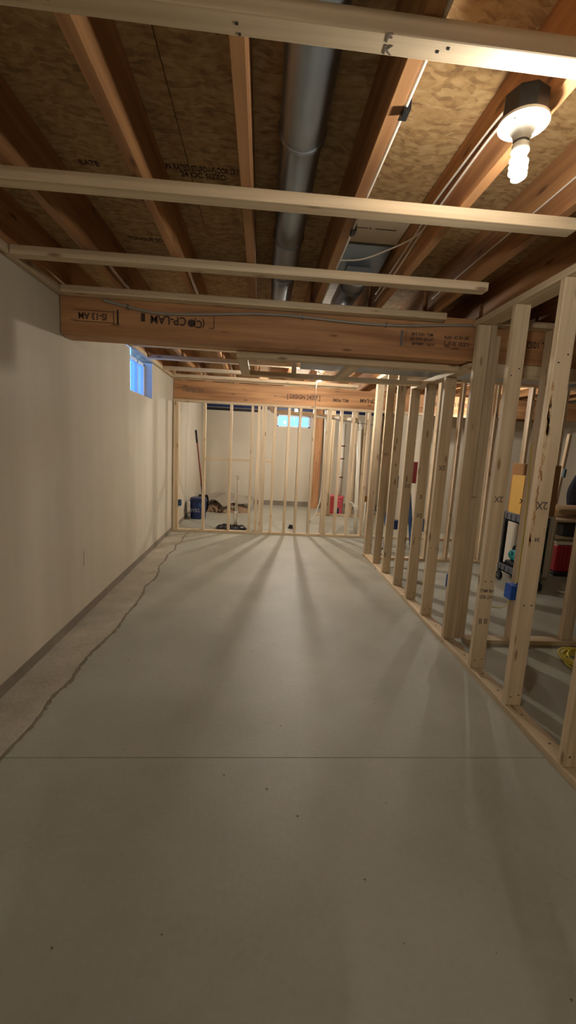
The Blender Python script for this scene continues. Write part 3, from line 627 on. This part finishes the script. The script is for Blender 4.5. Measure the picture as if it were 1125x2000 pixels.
# yellow cable coil on the side room floor
cl = thing('cable_coil', 'yellow cable coil lying on the side room floor at the right edge', 'cable coil', (2.32, 2.58, 0))
pts = []
for i in range(220):
    a = i/220*2*math.pi*8; r_ = .15+.022*math.sin(i*.31)+.012*math.cos(i*.13); pts.append((2.31+r_*math.cos(a), 2.58+r_*math.sin(a)*.95, .008+.045*i/220+.006*math.sin(i*.7)))
tube('loops', pts, .0065, YELCABLE, cl, 8, False)
tube('blue_plug', [(2.195, 2.445, .03), (2.235, 2.40, .028), (2.26, 2.375, .026)], .013, DKBLUE, cl, 10, False)
# ================================================================ SIDE ROOM
# tool cart
ct = thing('tool_cart', 'grey plastic two shelf cart with black posts and castors', 'cart', (2.91, 4.3, 0))
def tray(z0, z1):
    x0, x1, y0, y1 = 2.75, 3.0, 4.10, 4.52
    boxes('tray', [(x0, x1, y0, y1, z0, z0+.02), (x0, x0+.02, y0, y1, z0, z1), (x1-.02, x1, y0, y1, z0, z1), (x0, x1, y0, y0+.02, z0, z1), (x0, x1, y1-.02, y1, z0, z1)], GREYP, ct, .004, (2.9, 4.38, z0))
    for yy in (4.46, 4.38, 4.30, 4.22): box('tray_rib', 2.745, 2.7495, yy-.006, yy, z0+.01, z1-.01, BLACK, ct, .001)
tray(.12, .205); tray(.695, .79)
for (x_, y_) in ((2.77, 4.12), (2.98, 4.12), (2.77, 4.50), (2.98, 4.50)):
    box('post', x_-.018, x_+.018, y_-.018, y_+.018, .205, .695, BLACK, ct, .003)
    w = lathe('castor', [(.012, -.016), (.046, -.016), (.05, -.012), (.05, .012), (.046, .016), (.012, .016)], BLACK, ct, (x_, y_, .0505), 24, 'X')
    box('castor_fork', x_-.025, x_+.025, y_-.012, y_+.012, .101, .119, STEELD, ct, .001)
    lathe('castor_hub', [(.011, -.018), (.022, -.018), (.022, .018), (.011, .018)], STEELD, ct, (x_, y_, .0505), 16, 'X')
o = box('storage_chest', 2.96, 3.42, 4.58, 4.86, .0005, .74, WHITE, None, .02); tag(o, 'off white chest standing behind the tool cart', 'chest')
bx = thing('carton', 'tall yellow carton with dark print standing on the cart', 'box', (2.86, 4.40, .79))
bx.location = (2.86, 4.36, .716)
box('carton_body', 2.775, 2.895, 4.275, 4.495, .716, 1.20, YCARD, bx, .003)
text('printed_mark', 'XK', .07, (2.80, 4.2738, .93), FRONT, INK, bx, 1)
box('tape', 2.825, 2.85, 4.2738, 4.4965, .9, 1.2015, CARD, bx, 0)
o = box('carton', 2.90, 2.978, 4.335, 4.49, .716, 1.10, CARD, None, .003); tag(o, 'plain brown carton on the cart right of the yellow carton', 'box')
o = box('carton', 2.97, 3.40, 4.60, 4.84, .7405, 1.32, CARD, None, .004); tag(o, 'large brown carton on the white chest behind the yellow carton', 'box')
o = box('wood_offcut', 2.90, 2.975, 4.273, 4.33, .7155, .81, PINE, None, .003); tag(o, 'pale wood offcut lying in the top tray of the cart', 'wood block')
# teal tool on lower tray
tt = thing('power_tool', 'teal and black power tool on the lower shelf of the cart', 'power tool', (2.92, 4.3, .1405))
box('tool_base', 2.79, 2.94, 4.29, 4.47, .1405, .25, BLACK, tt, .02)
lathe('tool_body', [(.001, -.09), (.045, -.085), (.062, -.04), (.065, .03), (.05, .08), (.001, .085)], TEAL, tt, (2.87, 4.38, .31), 20, 'Y')
tube('tool_handle', [(2.87, 4.31, .34), (2.87, 4.32, .40), (2.87, 4.38, .42), (2.87, 4.44, .40), (2.87, 4.45, .34)], .014, BLACK, tt, 10)
lathe('tool_ring', [(.012, -.005), (.022, -.005), (.022, .005), (.012, .005)], TEAL, tt, (2.80, 4.38, .34), 16, 'X')
# shelving bench with red tote
sb = thing('storage_shelf', 'low wooden shelf unit with dark back at the right edge of the side room', 'shelf', (4.0, 5.0, 0))
box('shelf_board', 3.50, 4.9, 4.72, 5.14, .45, .475, PINE, sb, .003)
box('shelf_board', 3.50, 4.9, 4.72, 5.14, .66, .69, PINE, sb, .003)
for x_ in (3.50, 4.86):
    for y_ in (4.72, 5.10): box('shelf_leg', x_, x_+.038, y_, y_+.038, .0005, .66, PINE, sb, .002)
o = box('dark_case', 3.66, 4.5, 4.76, 5.08, .4755, .62, BLACK, None, .012); tag(o, 'black flat case on the middle board of the low shelf', 'case')
lg = thing('rolled_carpet', 'tan rolled mat lying on top of the low shelf', 'roll', (4.0, 4.9, .69))
tube('roll', [(3.62, 4.9, .77), (4.5, 4.9, .77)], .075, plain('tan_roll', srgb(158, 130, 96), .85, 0, .4, 14, .25), lg, 20, False)
tube('roll_core', [(3.612, 4.9, .77), (3.63, 4.9, .77)], .03, CARD, lg, 14, False)
rt = thing('tote', 'red translucent tote with a pale lid on a dark box below the shelf', 'tote', (3.74, 4.87, .051))
box('tote_body', 3.58, 3.90, 4.70, 5.04, .051, .385, RED, rt, .02)
box('tote_lid', 3.57, 3.91, 4.69, 5.05, .386, .425, WHITE, rt, .008)
for k in range(5): box('tote_rib', 3.61+.05*k, 3.622+.05*k, 4.694, 4.6995, .08, .36, RED, rt, .001)
o = box('dark_box', 3.57, 4.2, 4.68, 5.05, .0005, .05, BLACK, None, .008); tag(o, 'low dark box on the floor below the red tote', 'box')
pk = thing('paint_pole', 'pale yellow wooden pole with a blue grey clamp standing behind the low shelf', 'pole', (3.87, 5.32, 0))
bar('pole', (3.87, 5.32, .001), (3.975, 5.32, 1.72), .05, .035, PINE, pk)
bar('clamp', (3.94, 5.29, 1.16), (3.947, 5.29, 1.27), .07, .03, plain('blue_grey', srgb(88, 116, 128), .5, 0, .1, 20, .05), pk)
# jacket hanging on the stud
bm = bmesh.new(); rings = []; rnd = random.Random(5)
for i in range(14):
    u = i/13; z_ = 1.32-.62*u; w = .03+.13*math.sin(min(1, u*1.6)*math.pi/2)-.03*u; d_ = .03+.05*math.sin(u*math.pi*.8)
    rings.append([bm.verts.new((w*math.cos(2*math.pi*k/18)*(1+.12*math.sin(3*k+5*u)), d_*math.sin(2*math.pi*k/18)*(1+.1*math.cos(4*k)), z_-1.0)) for k in range(18)])
for A, B in zip(rings, rings[1:]):
    for k in range(18): bm.faces.new((A[k], A[(k+1) % 18], B[(k+1) % 18], B[k]))
bm.faces.new(rings[0]); bm.faces.new(rings[-1])
tag(link('hanging_jacket', bm_mesh(bm, 'hanging_jacket', True), CLOTH, None, (4.06, 5.10, 1.0)), 'dark jacket hanging at the right edge above the low shelf', 'jacket')
# folding saw stand
ss = thing('saw_stand', 'blue folding saw stand with black feet seen between the right hand studs', 'stand', (2.1, 5.8, 0))
bar('leg', (1.795, 5.75, .001), (1.86, 5.85, .70), .035, .035, TOOLBLUE, ss)
bar('leg', (2.20, 5.75, .001), (2.12, 5.85, .80), .05, .04, TOOLBLUE, ss)
bar('leg', (1.93, 6.15, .001), (1.90, 6.05, .70), .035, .035, TOOLBLUE, ss)
bar('leg', (2.40, 6.15, .001), (2.36, 6.05, .70), .035, .035, TOOLBLUE, ss)
bar('cross_bar', (1.82, 5.80, .38), (2.18, 5.80, .38), .03, .03, STEELD, ss)
bar('post', (1.90, 5.78, .38), (1.91, 5.78, 1.05), .03, .03, DKBLUE, ss)
box('white_band', 1.875, 1.93, 5.76, 5.80, .84, .875, WHITE, ss, .002)
box('motor_box', 1.87, 1.97, 5.70, 5.80, .30, .43, DKBLUE, ss, .01)
box('side_bracket', 2.32, 2.40, 5.70, 5.78, .28, .46, TOOLBLUE, ss, .008)
tube('curved_guard', [(1.79, 5.72, .35), (1.775, 5.72, .45), (1.80, 5.72, .58), (1.86, 5.72, .68)], .022, TOOLBLUE, ss, 10)
for (x_, y_) in ((1.795, 5.75), (2.20, 5.75)): box('rubber_foot', x_-.03, x_+.03, y_-.03, y_+.03, .0005, .02, BLACK, ss, .004)
ex = thing('wall_cabinet', 'dark red metal cabinet with a pale slot on the back wall seen between the studs', 'cabinet', (2.65, 7.05, 1.0))
box('cabinet_body', 2.58, 2.80, 7.02, 7.195, .86, 1.22, RUST, ex, .004)
box('pale_slot', 2.665, 2.69, 7.012, 7.02, .98, 1.10, WHITE, ex, .001)
# flat blank patch on the left wall, in the wall material
o = box('wall_patch', XL+.0005, XL+.004, 3.22, 3.29, .40, .52, WALL, None, .001); tag(o, 'small painted over cover plate low on the left wall', 'cover plate')
